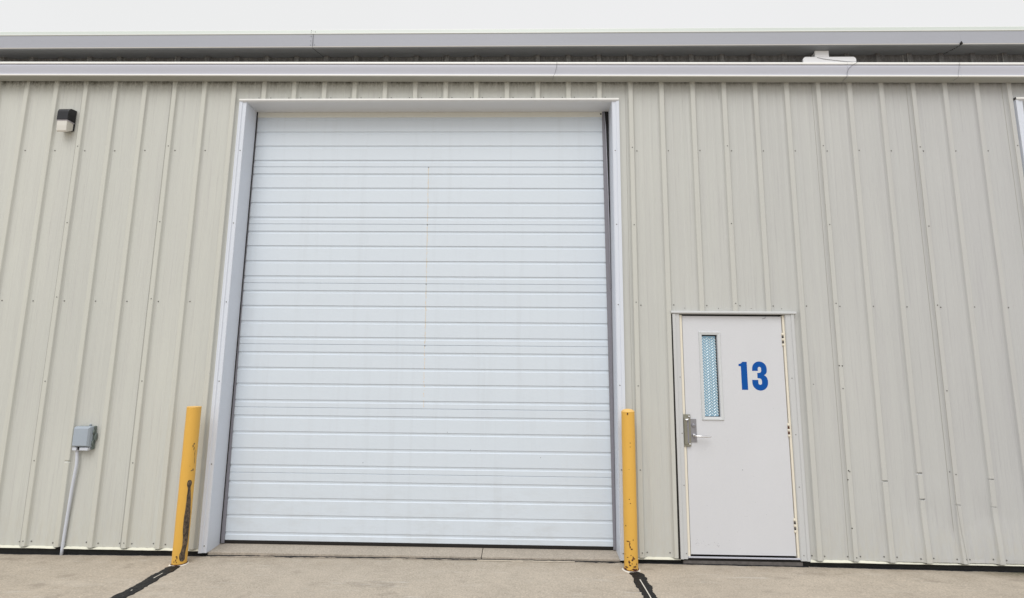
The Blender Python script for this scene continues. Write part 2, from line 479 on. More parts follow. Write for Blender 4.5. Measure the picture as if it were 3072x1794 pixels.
# screws, lap lines
for k in range(-6, 45):
    c = RIB0 + k * PIT
    for z in (3.7287, 2.2116):
        if inwall(c + .054, z): sd.dot(c + .054, prof_y(c + .054), z + rnd(-.003, .003), .0068, .004, 1)
    for o in (-.054, .054):
        if inwall(c + o, .03): sd.dot(c + o, prof_y(c + o) + kink(c + o, .032) - .0008, .032 + rnd(-.006, .006), .0068, .004, 1)
    if k % 3 == 2:
        for z in (3.757, 2.98, 2.235, 1.46, .74, .04):
            if inwall(c, z): sd.dot(c + .004, -.0325 + kink(c + .004, z), z + rnd(-.01, .01), .0060, .003, 1)
        if inwall(c, 1):
            z1 = WT if k != 29 else WT
            for xo, w in ((-.047, .0016), (-.021, .0011)):
                y = prof_y(c + xo); zb = 0 if not (k == 29 and xo > -.03) else .49
                sd.box(c + xo - w, c + xo + w, y - .0022, y + .001, zb, WT - .001, 2)
        elif inwall(c, 4.5):
            sd.box(c - .048, c - .046, prof_y(c - .047) - .002, .001, 4.26, WT - .001, 2)
for k in range(8, 20):     # fixings over the big door head
    c = RIB0 + k * PIT
    for o in (-.06, .06):
        if -2.8 < c + o < .8: sd.dot(c + o, prof_y(c + o), 4.288, .0055, .004, 1)
for x in (1.49, 1.80, 2.10, 2.38): sd.dot(x, 0, 2.185, .004, .003, 1)
# creased lap at the dented rib
c = RIB0 + 29 * PIT; cv = []
for q in range(15):
    z = .49 * (1 - q / 14); xx = c - .020 + .029 * q / 14
    cv += [(xx, -.0345 + kink(xx, z), z), (xx + .0035, -.0345 + kink(xx + .0035, z), z)]
sd.add(cv, [(2 * q, 2 * q + 1, 2 * q + 3, 2 * q + 2) for q in range(14)], 2)
# punctures
for x, z in [(2.840, .675), (2.843, .271), (2.852, .751), (3.741, .75), (2.845, 1.666), (2.872, 1.664)]:
    k = round((x - RIB0) / PIT)
    sd.dot(x, prof_y(x) - .0012 + kink(x, z), z, .006, .0004, 3)
for x, z in [(2.585, 1.50), (2.62, 1.497)]: sd.dot(x, -.0006, z, .004, .0004, 3)
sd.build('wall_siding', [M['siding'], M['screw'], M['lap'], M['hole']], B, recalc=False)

# inner liner so nothing shows through openings
ln = MB()
ln.box(-11, -2.81, .02, .19, -.3, WT); ln.box(-2.83, .87, .27, .4, 4.1, WT); ln.box(-2.83, .87, .02, .19, 4.28, WT)
ln.box(.862, 1.40, .02, .19, -.3, WT); ln.box(1.42, 2.43, .02, .2, 2.13, WT); ln.box(2.43, 4.77, .02, .19, -.3, WT)
ln.box(4.77, 8.5, .02, .19, 4.28, WT); ln.box(8.46, 13, .02, .19, -.3, WT)
ln.box(-2.9, 9, .42, .5, -.3, WT)
ln.build('foundation', M['found'], B)

def flash(x0, x1):
    fl = MB(); n_ = max(3, int((x1 - x0) / .05)); vs = []
    for i in range(n_ + 1):
        x = x0 + (x1 - x0) * i / n_; dz = .003 * noise.noise(Vector((x * 4, 0, 2))) + .0015 * noise.noise(Vector((x * 15, 0, 2)))
        vs += [(x, .006, .004), (x, -.003, -.003 + dz), (x, -.022, -.0135 + dz), (x, -.022, -.0165 + dz), (x, .006, -.012)]
    fl.add(vs, [(5 * i + j, 5 * i + j + 1, 5 * i + j + 6, 5 * i + j + 5) for i in range(n_) for j in range(4)])
    return fl.build('base_flashing', M['cream2'], B)
flash(-11, -4.16); flash(-4.09, -2.862); flash(.915, 1.366); flash(2.475, 4.73)

roof = MB()
roof.add([(-11, -.16, 4.90), (13, -.16, 4.90), (13, 12, 6.0), (-11, 12, 6.0)], [(0, 1, 2, 3)])
roof.box(-11, -10.9, .2, 12, -.3, 4.9); roof.box(12.9, 13, .2, 12, -.3, 4.9); roof.box(-11, 13, 11.9, 12, -.3, 5.9)
roof.build('roof', M['eave'], B, recalc=False)

# upper gutter : Y -.16
eg = MB()
prof = [(.0, WT + .001), (-.150, WT + .001), (-.158, 4.735), (-.162, 4.741), (-.155, 4.745), (-.160, 4.871), (-.166, 4.875), (-.1655, 4.880), (-.160, 4.917), (-.157, 4.921), (-.13, 4.90)]
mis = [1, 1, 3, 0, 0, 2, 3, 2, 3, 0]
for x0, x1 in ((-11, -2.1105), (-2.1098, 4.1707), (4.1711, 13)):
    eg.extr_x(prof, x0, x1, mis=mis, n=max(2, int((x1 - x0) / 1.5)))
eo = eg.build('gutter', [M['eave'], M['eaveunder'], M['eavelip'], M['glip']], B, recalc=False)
eo['label'] = 'upper grey box gutter along the roof edge'
jj = MB(); x = -2.11
for z in (4.755, 4.80, 4.85, 4.885, 4.91): jj.dot(x - .02, -.160 - (.002 if z < 4.87 else .004), z, .0035, .003)
for z in (4.755, 4.895): jj.dot(x + .02, -.163 - (0 if z < 4.87 else .001), z, .0035, .003)
jj.tube([(x, -.161, 4.742), (x, -.1601, 4.80), (x, -.163, 4.87)], .0016, 6)
jj.tube([(x, -.161, 4.742), (x, -.152, 4.7265), (x + .03, -.08, 4.7265), (x + .055, -.01, 4.7265)], .0018, 6)
jj.build('gutter_joint', M['hole'], eo)
jj = MB(); x = 4.171
# tar smeared over the leaking underside joint
vs = []
path = [(x, -.1635, 4.765, .002), (x - .002, -.163, 4.753, .008), (x - .004, -.1645, 4.740, .016)] + [(x - .008 - .055 * t + rnd(-.004, .004), -.157 + .152 * t, 4.7252, rnd(.002, .007)) for t in [i / 24 for i in range(25)]]
for px, py, pz_, w_ in path: vs += [(px - w_ * rnd(.5, 1.3), py, pz_), (px + w_ * rnd(.5, 1.3), py, pz_)]
jj.add(vs, [(2 * i, 2 * i + 1, 2 * i + 3, 2 * i + 2) for i in range(len(path) - 1)])
jj.build('joint_sealant', M['hole'], eo)

# lower gutter : hangs from brackets, falls slightly to the right
lg = MB()
GS = -.0050
prof = [(-.0325, 4.60), (-.0325, 4.4535), (-.088, 4.4535), (-.096, 4.457), (-.100, 4.463), (-.0985, 4.4705), (-.090, 4.478), (-.0885, 4.486), (-.0895, 4.50), (-.0955, 4.540), (-.0975, 4.560), (-.0925, 4.581), (-.1005, 4.583), (-.103, 4.590), (-.0985, 4.606), (-.090, 4.609), (-.086, 4.604), (-.088, 4.585)]
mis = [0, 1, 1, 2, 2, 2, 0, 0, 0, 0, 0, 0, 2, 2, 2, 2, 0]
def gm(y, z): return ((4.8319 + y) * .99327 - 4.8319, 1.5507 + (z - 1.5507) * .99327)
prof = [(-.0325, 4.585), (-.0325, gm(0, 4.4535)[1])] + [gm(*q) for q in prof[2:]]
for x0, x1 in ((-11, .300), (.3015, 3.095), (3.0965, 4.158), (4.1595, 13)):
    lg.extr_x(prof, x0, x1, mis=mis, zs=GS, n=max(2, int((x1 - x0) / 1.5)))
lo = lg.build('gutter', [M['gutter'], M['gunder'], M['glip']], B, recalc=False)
lo['label'] = 'lower pale gutter running just above the big door'
def wire(pts, r, nm, mat, par):
    w = MB(); w.tube(pts, r, 6); return w.build(nm, mat, par)
def gprof(t):       # point on gutter face by height 0..1
    pass
for x, cur, r in ((.300, .035, .0014), (4.150, .02, .0010)):
    pts = []
    for z, y in ((4.605, -.101), (4.588, -.1045), (4.572, -.098), (4.54, -.097), (4.50, -.091), (4.48, -.0915), (4.462, -.102), (4.452, -.09), (4.4515, -.036)):
        t = (4.605 - z) / .15
        y_, z_ = gm(y, z); pts.append((x - cur * t * t, min(y_, -.036), z_ + GS * x))
    wire(pts, r, 'gutter_joint', M['cable'], lo)

# overhead door opening -------------------------------------------------
def overhead(XO, name_lbl):
    """roller door built from x = XO (its left inner jamb)"""
    W = JX1 - JX0
    D = empty('overhead_door'); D.parent = B
    D['label'] = name_lbl
    L, R = XO, XO + W
    # jambs
    for sgn, x in ((-1, L), (1, R)):
        jm = MB()
        out = x + sgn * .069
        # face profile in plan (x,y): outer flange, raised bead, flat, corner, return
        p = [(out, .004), (out, -.0365), (x + sgn * .062, -.0365), (x + sgn * .058, -.034), (x + sgn * .042, -.034), (x + sgn * .037, -.026), (x + sgn * .008, -.026), (x + sgn * .003, -.030), (x, -.028), (x, JD + .02), (x + sgn * .006, JD + .02), (x + sgn * .006, 0.0)]
        k = len(p)
        z0, z1 = -.028, JZT + .004
        vs = [(a, b, z0) for a, b in p] + [(a, b, z1) for a, b in p]
        jm.add(vs, [(i, i + 1, i + 1 + k, i + k) for i in range(k - 1)])
        for z in (3.72, 2.98, 2.21, 1.47, .73, .03): jm.dot(x + sgn * .025, -.026, z, .0058, .004, 1)
        jm.build('jamb_trim', [M['trim'], M['screw']], D, recalc=False)
    # head
    hd = MB()
    hd.extr_x([(.004, 4.262), (-.036, 4.260), (-.044, 4.253), (-.044, 4.239), (-.028, JZT), (JD + .02, JZT), (JD + .02, JZT + .02)], L - .070, R + .067, mis=[0, 1, 1, 0, 0, 0])
    hd.build('header_trim', [M['header'], M['glip']], D, recalc=False)
    # sections: seven 24 inch panels with pressed grooves
    y0 = JD - .012
    bot = .019
    for s_ in range(7):
        zb = bot + .0015 + s_ * .6030; zt = zb + .6015
        if s_ == 0: zb = bot
        pr = [(y0 + .004, zb), (y0, zb + .003)]
        for q in (.527, .373, .220, .070):
            zl = zt - q
            pr += [(y0, zl - .030), (y0 + .0075, zl - .0235), (y0 + .0075, zl - .0035), (y0, zl)]
        # grooves listed from bottom to top
        pr += [(y0, zt - .003), (y0 + .004, zt)]
        pr += [(y0 + .04, zt), (y0 + .04, zb)]
        sec = MB()
        sec.extr_x(pr, L + .006, R - .006, closed=True, caps=True)
        mats = [M['ohdoor'], M['hole'], M['yellowcap']]
        if XO < 0:
            if s_ == 0:
                for x in (-1.38, ): 
                    sec.box(x, x + .0012, y0 - .0004, y0 + .001, .36, .50, 3); sec.box(x + .02, x + .021, y0 - .0004, y0 + .001, .10, .33, 3)
                sec.box(-.497, -.496, y0 - .0004, y0 + .001, .49, .53, 3); sec.box(-.467, -.466, y0 - .0004, y0 + .001, .49, .53, 3)
            if 2 <= s_ <= 5:
                z = zb + .02
                while z < zt - .01:
                    if random.random() < .75:
                        sec.dot(-.935 - .0138 * z + rnd(-.004, .004), y0 - .0003, z, rnd(.0022, .0036), .0003, 2)
                    z += rnd(.008, .018)
                sec.dot(-.935 - .0138 * zt, y0 - .0003, zt - .005, .005, .0005, 1)
            if s_ == 1:
                for q in range(4): sec.dot(rnd(-2, .7), y0 - .0003, zb + rnd(.1, .5), .003, .0003, 1)
        sec.build('door_section', mats + [M['trim']], D)
    sl = MB(); sl.extr_x([(y0 + .004, -.012), (y0 + .001, .004), (y0 + .003, .0185), (y0 + .03, .0185), (y0 + .03, -.012)], L + .004, R - .004, closed=True, caps=True)
    sl.build('bottom_seal', M['hole'], D)
    hs_ = MB(); hs_.extr_x([(y0 - .006, JZT - .001), (y0 - .006, 4.180), (y0 - .002, 4.175), (y0 - .0005, 4.175), (y0 - .0005, JZT - .001)], L + .01, R - .066, closed=True, caps=True)
    hs_.dot(R - .078, y0 - .006, 4.206, .009, .004, 1)
    hs_.build('header_seal', [M['hseal'], M['hole']], D)
    # side seals taper because the leaf hangs slightly askew
    s1 = MB(); s1.prism_y([(L + .004, -.004), (L + .040, -.004), (L + .012, 2.3), (L + .0105, 4.228), (L + .004, 4.228)], y0 - .010, y0 - .001)
    s1.build('side_seal', M['seal'], D)
    s1b = MB(); s1b.prism_y([(L + .0005, -.006), (L + .007, -.006), (L + .009, 4.228), (L + .0005, 4.228)], y0 - .014, y0 - .0105); s1b.build('side_gap', M['black'], D)
    s2 = MB()
    s2.prism_y([(R - .026, -.004), (R - .004, -.004), (R - .004, 3.0), (R - .040, 4.15), (R - .030, 4.228), (R - .066, 4.228), (R - .062, 3.6), (R - .048, 2.3)], y0 - .011, y0 - .001)
    s2.build('side_seal', M['seal'], D)
    s3 = MB(); s3.prism_y([(R - .050, 4.228), (R - .004, 4.228), (R - .004, 3.0), (R - .012, 3.2), (R - .030, 3.95)], y0 - .0125, y0 - .0115)
    s3.build('side_gap', M['black'], D)
    s4 = MB(); s4.tube([(R - .045, y0 - .018, 4.218), (R - .034, y0 - .020, 4.05), (R - .020, y0 - .018, 3.4), (R - .012, y0 - .016, 2.4)], .0035, 6)
    s4.build('side_seal', M['gutter'], D)
    return D
overhead(JX0, 'tall white roll-up door with horizontal grooves beside the numbered door')
overhead(4.798, 'next roll-up door cut off at the right edge')

# entry door -------------------------------------------------------------
E_ = empty('entry_door'); E_.parent = B
E_['label'] = 'white steel door numbered 13 with narrow window'
tr = MB()
tr.extr_x([(.004, 2.160), (-.040, 2.158), (-.046, 2.150), (-.046, 2.138), (-.020, 2.132), (.02, 2.132)], 1.358, 2.507)
tr.build('header_trim', M['doortrim'], E_, recalc=False)
for sgn, xo, xi in ((-1, 1.372, 1.440), (1, 2.486, 2.408)):
    t_ = MB()
    p = [(xo, .004), (xo, -.036), (xo - sgn * .004, -.038), (xo - sgn * .026, -.038), (xo - sgn * .030, -.030), (xi + sgn * .006, -.030), (xi, -.022), (xi, .03)]
    k = len(p)
    t_.add([(a, b, -.016) for a, b in p] + [(a, b, 2.133) for a, b in p], [(i, i + 1, i + 1 + k, i + k) for i in range(k - 1)])
    for z in (1.55, 1.05, .60, .03): t_.dot(xo - sgn * .052, -.030, z, .005, .003, 1)
    t_.build('jamb_trim', [M['doortrim'], M['screw']], E_, recalc=False)
gp = MB(); gp.prism_y([(1.354, -.015), (1.371, -.015), (1.371, 2.131), (1.360, 2.131)], -.033, .003); gp.build('panel_gap_shadow', M['hole'], E_)  # solid black strip painting the shadow gap beside the trim
fr = MB()
fr.box(1.4405, 1.4645, -.012, .10, -.004, 2.124)
fr.box(2.3880, 2.4075, -.012, .10, -.004, 2.124)
fr.box(1.4655, 2.3865, .020, .10, 2.133, 2.145)
fr.build('door_frame', M['cream'], E_, bevel=.002)
dk = MB(); dk.box(1.4650, 2.3875, .030, .045, -.01, 2.1325); dk.build('door_reveal', M['black'], E_)
lf = MB()
WX0, WX1, WZ0, WZ1 = 1.640, 1.784, 1.196, 1.940       # glass opening
L0, L1, LB, LT = 1.4705, 2.3820, .017, 2.1150
yf = -.004
for a, b, c_, d in ((L0, WX0, LB, LT), (WX1, L1, LB, LT), (WX0, WX1, LB, WZ0), (WX0, WX1, WZ1, LT)):
    lf.box(a, b, yf, yf + .044, c_, d)
# chips and scrapes
for q in range(34):
    x, z = rnd(1.50, 1.72), rnd(.09, .125) + rnd(-.02, .02)
    lf.dot(x, yf - .0002, z, rnd(.0008, .0022), .0002, 1)
for q in range(40):
    x, z = rnd(1.5, 2.36), min(abs(random.gauss(0, .5)) + .03, 2.0)
    if not (1.6 < x < 1.83 and 1.1 < z < 2): lf.dot(x, yf - .0002, z, rnd(.0008, .002), .0002, 1)
lf.dot(1.955, yf - .0002, .735, .004, .0002, 1)
lf.tube([(2.24, yf, 2.113), (2.235, yf - .001, 2.098), (2.21, yf - .001, 2.093)], .0025, 6, 1)
leaf = lf.build('door_leaf', [M['mandoor'], M['seal']], E_)
wf = MB()
def ring(x0, x1, z0, z1, w, y, dy, mb):
    i = w
    o_ = [(x0, z0), (x1, z0), (x1, z1), (x0, z1)]; n_ = [(x0 + i, z0 + i), (x1 - i, z0 + i), (x1 - i, z1 - i), (x0 + i, z1 - i)]
    mid = [(x0 + i * .25, z0 + i * .25), (x1 - i * .25, z0 + i * .25), (x1 - i * .25, z1 - i * .25), (x0 + i * .25, z1 - i * .25)]
    for a in range(4):
        b = (a + 1) % 4
        e = .0004
        vs = []
        P = [(o_[a], y), (mid[a], y - dy), (n_[a], y - dy * .55), (n_[a], y + .012)]
        Q = [(o_[b], y), (mid[b], y - dy), (n_[b], y - dy * .55), (n_[b], y + .012)]
        # small mitre gap
        dirv = Vector((Q[0][0][0] - P[0][0][0], Q[0][0][1] - P[0][0][1])).normalized() * e
        vs = [(c[0] + dirv.x, yy, c[1] + dirv.y) for c, yy in P] + [(c[0] - dirv.x, yy, c[1] - dirv.y) for c, yy in Q]
        mb.add(vs, [(0, 1, 5, 4), (1, 2, 6, 5), (2, 3, 7, 6)])
ring(WX0 - .028, WX1 + .032, WZ0 - .032, WZ1 + .030, .030, yf, .011, wf)
wf.build('window_frame', M['winframe'], E_, recalc=True)
tp = MB()
tp.box(WX0 + .0005, WX1 - .012, yf + .018, yf + .021, WZ0 + .004, WZ1 - .010, 0)
tp.box(WX0 - .002, WX1 + .002, yf + .024, yf + .030, WZ0 - .002, WZ1 + .002, 2)
def lozenge(cx, cz, ang, mb, y):
    la, lb, h = .0150, .0042, .0022
    ca, sa = math.cos(ang), math.sin(ang)
    def tr_(u, v): return (cx + u * ca - v * sa, cz + u * sa + v * ca)
    o_ = [(-la, 0), (-la * .6, lb), (la * .6, lb), (la, 0), (la * .6, -lb), (-la * .6, -lb)]
    vs = [(tr_(u, v)[0], y, tr_(u, v)[1]) for u, v in o_] + [(tr_(u * .7, v * .35)[0], y - h, tr_(u * .7, v * .35)[1]) for u, v in o_]
    mb.add(vs, [(i, (i + 1) % 6, 6 + (i + 1) % 6, 6 + i) for i in range(6)] + [list(range(6, 12))], 1)
pz = .0265
for r_ in range(29):
    for c_ in range(6):
        cx = WX0 + .008 + c_ * .0235; cz = WZ0 + .014 + r_ * pz * .98 + (pz / 2 if c_ % 2 else 0)
        if cx > WX1 - .018 or cz > WZ1 - .020: continue
        lozenge(cx, cz, math.radians(42 if c_ % 2 == 0 else -42), tp, yf + .018)
tp.build('window_pane', [M['tread'], M['treadhi'], M['black']], E_)
# 13
one = [(1.969, 1.655), (1.969, 1.674), (1.985, 1.677), (1.996, 1.684), (2.002, 1.6945), (2.0445, 1.6945), (2.0445, 1.4405), (1.9890, 1.4405), (1.9890, 1.652), (1.985, 1.6545)]
def arc(cx, cz, rx, rz, a0, a1, n):
    return [(cx + rx * math.cos(math.radians(a0 + (a1 - a0) * i / n)), cz + rz * math.sin(math.radians(a0 + (a1 - a0) * i / n))) for i in range(n + 1)]
tx = 2.157
three = arc(tx, 1.633, .066, .066, 180, 0, 14)                      # over the top
three += [(tx + .0655, 1.612), (tx + .061, 1.594), (tx + .050, 1.581), (tx + .038, 1.574), (tx + .053, 1.566), (tx + .065, 1.550), (tx + .071, 1.525)]
three += arc(tx, 1.506, .071, .071, 0, -180, 16)
three += [(tx - .071, 1.531), (tx - .0165, 1.531), (tx - .0165, 1.508)]
three += arc(tx, 1.503, .0165, .016, 180, 360, 8)
three += [(tx + .0165, 1.522), (tx + .012, 1.538), (tx + .001, 1.545), (tx - .022, 1.547), (tx - .022, 1.594), (tx + .001, 1.596), (tx + .012, 1.603), (tx + .0155, 1.614)]
three += arc(tx, 1.634, .0155, .016, 0, 180, 8)
three += [(tx - .0155, 1.613), (tx - .067, 1.613)]
for poly in (one, three):
    nb = MB(); nb.prism_y(poly, yf - .0008, yf + .0005); nb.build('door_numeral', M['blue'], E_)
# lockset
pl = MB(); pl.box(1.5065, 1.5615, yf - .006, yf, .970, 1.176)
pl.tube([(1.535, yf - .002, 1.118), (1.535, yf - .016, 1.118)], [.019, .0165], 16)
pl.tube([(1.535, yf - .0155, 1.118), (1.535, yf - .0175, 1.118)], .010, 16)
pl.box(1.534, 1.5365, yf - .0185, yf - .015, 1.112, 1.124, 1)
pl.box(1.534, 1.536, yf - .0075, yf - .005, 1.0, 1.016, 1)
plate = pl.build('lock_plate', [M['steel'], M['hole']], E_, bevel=.0015)
lv = MB()
lv.tube([(1.534, yf - .004, 1.032), (1.534, yf - .030, 1.032)], [.016, .013], 14)
lv.tube([(1.534, yf - .026, 1.032), (1.536, yf - .050, 1.030), (1.552, yf - .058, 1.0285), (1.60, yf - .060, 1.027), (1.660, yf - .058, 1.0255), (1.672, yf - .056, 1.025)], [.010, .010, .0095, .009, .0085, .005], 14)
lv.build('door_handle', M['bright'], E_)
lgd = MB()
lgd.box(1.428, 1.506, yf - .017, yf - .013, .934, 1.217, 0)
lgd.box(1.444, 1.472, yf - .030, yf - .0172, .955, 1.190, 0)
lgd.box(1.4722, 1.4865, yf - .024, yf - .0172, .965, 1.180, 2)
for z in (1.197, .955): lgd.tube([(1.4925, yf - .017, z), (1.4925, yf - .023, z), (1.4925, yf - .027, z)], [.0095, .0085, .004], 12, 1)
lgd.tube([(1.452, yf - .030, 1.172), (1.466, yf - .036, 1.168), (1.484, yf - .034, 1.178)], [.006, .010, .006], 10, 1)
lgd.build('latch_guard', [M['steel2'], M['bright'], M['seal']], E_, bevel=.0015)
for zc, dy in ((1.902, 0), (1.086, 0), (.270, 0)):
    h = MB()
    for q in range(5):
        z0 = zc - .060 + q * .024
        h.tube([(2.3850, yf - .0045, z0 + .0012), (2.3850, yf - .0045, z0 + .0225)], .0085, 10, 0 if q % 2 == 0 else 1)
    h.box(2.3760, 2.3945, yf - .0018, yf + .001, zc - .062, zc + .062, 0)
    h.build('hinge', [M['cream'], M['rust'] if zc == 1.086 else M['oldsteel']], E_)
th = MB(); th.box(1.4405, 2.4075, -.026, -.010, -.008, .003); th.build('threshold', M['gutter'], E_, bevel=.002)
lb_ = MB(); lb_.box(1.40, 2.43, -.011, .05, -.08, -.022); lb_.box(1.41, 2.42, -.008, .05, -.0219, -.009, 1)
lb_.build('ledge', [M['ledge'], M['hole']], E_)
for o_ in E_.children:          # measured on the plane of the wall: bring to the true plane of the leaf
    for v_ in o_.data.vertices:
        v_.co.x *= .993; v_.co.z = 1.5507 + (v_.co.z - 1.5507) * (.993 if o_.name != 'ledge' else 1)

# sill slab in the roller opening
def sill(x0, x1, split):
    s_ = MB()
    parts = [(x0, x1)] if split is None else [(x0, split - .003), (split + .003, x1)]
    for a, b in parts:
        n_ = max(4, int((b - a) / .03)); top = []
        vs = []
        for i in range(n_ + 1):
            x = a + (b - a) * i / n_
            e = .006 * noise.noise(Vector((x * 9, 3.1, 0))) + .004 * noise.noise(Vector((x * 37, 1, 0)))
            vs += [(x, .28, -.004), (x, .03, -.027), (x, .004 + e, -.031 + e * .3), (x, .010 + e, -.10)]
        s_.add(vs, [(4 * i + j, 4 * i + j + 1, 4 * i + j + 5, 4 * i + j + 4) for i in range(n_) for j in range(3)])
        s_.add([vs[0], vs[1], vs[2], vs[3], (a, .28, -.1)], [(0, 1, 2, 3, 4)]); 
    if split is not None: s_.box(split - .0029, split + .0029, .0, .27, -.1, -.04, 1)
    return s_
for a, b, sp in ((-2.797, .848, -.3645), (4.795, 8.44, 6.6)):
    o = sill(a, b, sp).build('concrete_sill', [M['sill'], M['hole']], B)

# ------------------------------------------------------------------ sealants on the pavement
def ribbon_x(name, x0, x1, yfun, ztop, mat, step=.012):
    mb = MB(); n_ = int((x1 - x0) / step); vs = []
    for i in range(n_ + 1):
        x = x0 + (x1 - x0) * i / n_
        ya, yb = yfun(x)
        h = .006 + .003 * noise.noise(Vector((x * 20, 5, 1)))
        if ztop < 0: h = .0015
        vs += [(x, yb, gz(x) - .002), (x, yb - .003 if yb > ya else yb, gz(x) + h * .5), (x, (ya + yb) / 2, gz(x) + h), (x, ya, gz(x) + h * .5), (x, ya - .001, gz(x) - .002)]
    mb.add(vs, [(5 * i + j, 5 * i + j + 1, 5 * i + j + 6, 5 * i + j + 5) for i in range(n_) for j in range(4)], 0, True)
    return mb.build(name, mat)
def edge(x, amp, base, seed):
    return base + amp * (noise.noise(Vector((x * 5, seed, 0))) + .6 * noise.noise(Vector((x * 17, seed, 0))) + .4 * noise.noise(Vector((x * 45, seed, 0))))
for (a, b, lbl, base) in ((-8, -2.80, 'black tar bead along the wall foot left of the big door', -.018),
                    (.86, 2.46, 'black tar bead along the wall foot under the numbered door', -.022),
                    (2.47, 7.0, 'black tar bead along the wall foot right of the numbered door', -.016)):
    o = ribbon_x('tar_bead', a, b, lambda x, bs=base: (edge(x, .010, bs, a), .011), 0, M['tar'])
    tag(o, lbl, 'sealant', 'tar beads along the wall foot')
def thin(x):
    w = max(.0025, .013 + .030 * noise.noise(Vector((x * 2.3, 2, 0))) + .016 * noise.noise(Vector((x * 11, 8, 0))) + .010 * noise.noise(Vector((x * 31, 8, 0))))
    c_ = .006
    return c_ - w, c_ + .006
o = ribbon_x('tar_bead', -2.80, .86, thin, 0, M['tar'], .008)
tag(o, 'thin broken black crack line in front of the concrete sill of the big door', 'sealant', 'tar beads along the wall foot')
for i_, (xa, xb) in enumerate(((-2.75, -1.15), (-1.05, -.1), (.0, .80))):
    o = ribbon_x('pavement_crack', xa, xb, lambda x: (edge(x, .005, -.031, 14) - max(0, .0035 * noise.noise(Vector((x * 6, 3, 3))) + .0012), edge(x, .005, -.031, 14)), -1, M['hole'], .015)
    tag(o, ('hairline crack parallel to the big door sill, near the left bollard', 'hairline crack parallel to the middle of the big door sill', 'hairline crack parallel to the big door sill, near the right bollard')[i_], 'crack')
pc = ribbon_x('pale_sealant', -.40, .45, lambda x: (edge(x, .002, -.024, 4), edge(x, .002, -.008, 9)), 0, M['palejoint'], .02)
tag(pc, 'pale flattened sealant strip just in front of the big door sill', 'sealant')

def joint_strip(x_c, half, seed, lbl, y0=-.235):
    mb = MB(); n_ = 420; y1 = -6.5; vs = []
    for i in range(n_ + 1):
        t = i / n_; y = y0 + (y1 - y0) * t
        dx = .012 * noise.noise(Vector((y * 1.3, seed, 0)))
        wl = half * (1 + .30 * noise.noise(Vector((y * 7, seed + 3, 0))) + .30 * noise.noise(Vector((y * 22, seed + 3, 0))) + .22 * noise.noise(Vector((y * 60, seed + 3, 0))))
        wr_ = half * (1 + .30 * noise.noise(Vector((y * 7, seed + 6, 0))) + .30 * noise.noise(Vector((y * 22, seed + 6, 0))) + .22 * noise.noise(Vector((y * 60, seed + 6, 0))))
        if i < 4: wl *= .4 + .15 * i; wr_ *= .4 + .15 * i
        z = gz(x_c)
        g_ = (.0042 if seed > 20 else .0034) + .0012 * noise.noise(Vector((y * 11, seed + 9, 0)))
        vs += [(x_c + dx - wl, y, z + .001), (x_c + dx - wl * .9, y, z + .005), (x_c + dx - g_, y, z + .006), (x_c + dx + g_, y, z + .006), (x_c + dx + wr_ * .9, y, z + .005), (x_c + dx + wr_, y, z + .001)]
    for i in range(n_):
        for j in range(5):
            crack = (j == 2) and noise.noise(Vector((i * (.045 if seed > 20 else .10), seed, 7))) > (-.12 if seed > 20 else .10)
            mb.add([vs[6 * i + j], vs[6 * i + j + 1], vs[6 * i + j + 7], vs[6 * i + j + 6]], [(0, 1, 2, 3)], 1 if crack else 0)
    o = mb.build('tar_strip', [M['tar'], M['caulk']])
    tag(o, lbl, 'sealant', 'tar strips over the pavement joints')
joint_strip(-2.902, .055, 11.3, 'black tar strip on the concrete running from the scuffed left bollard')
joint_strip(.930, .053, 27.7, 'black tar strip on the concrete running from the right bollard', -.20)

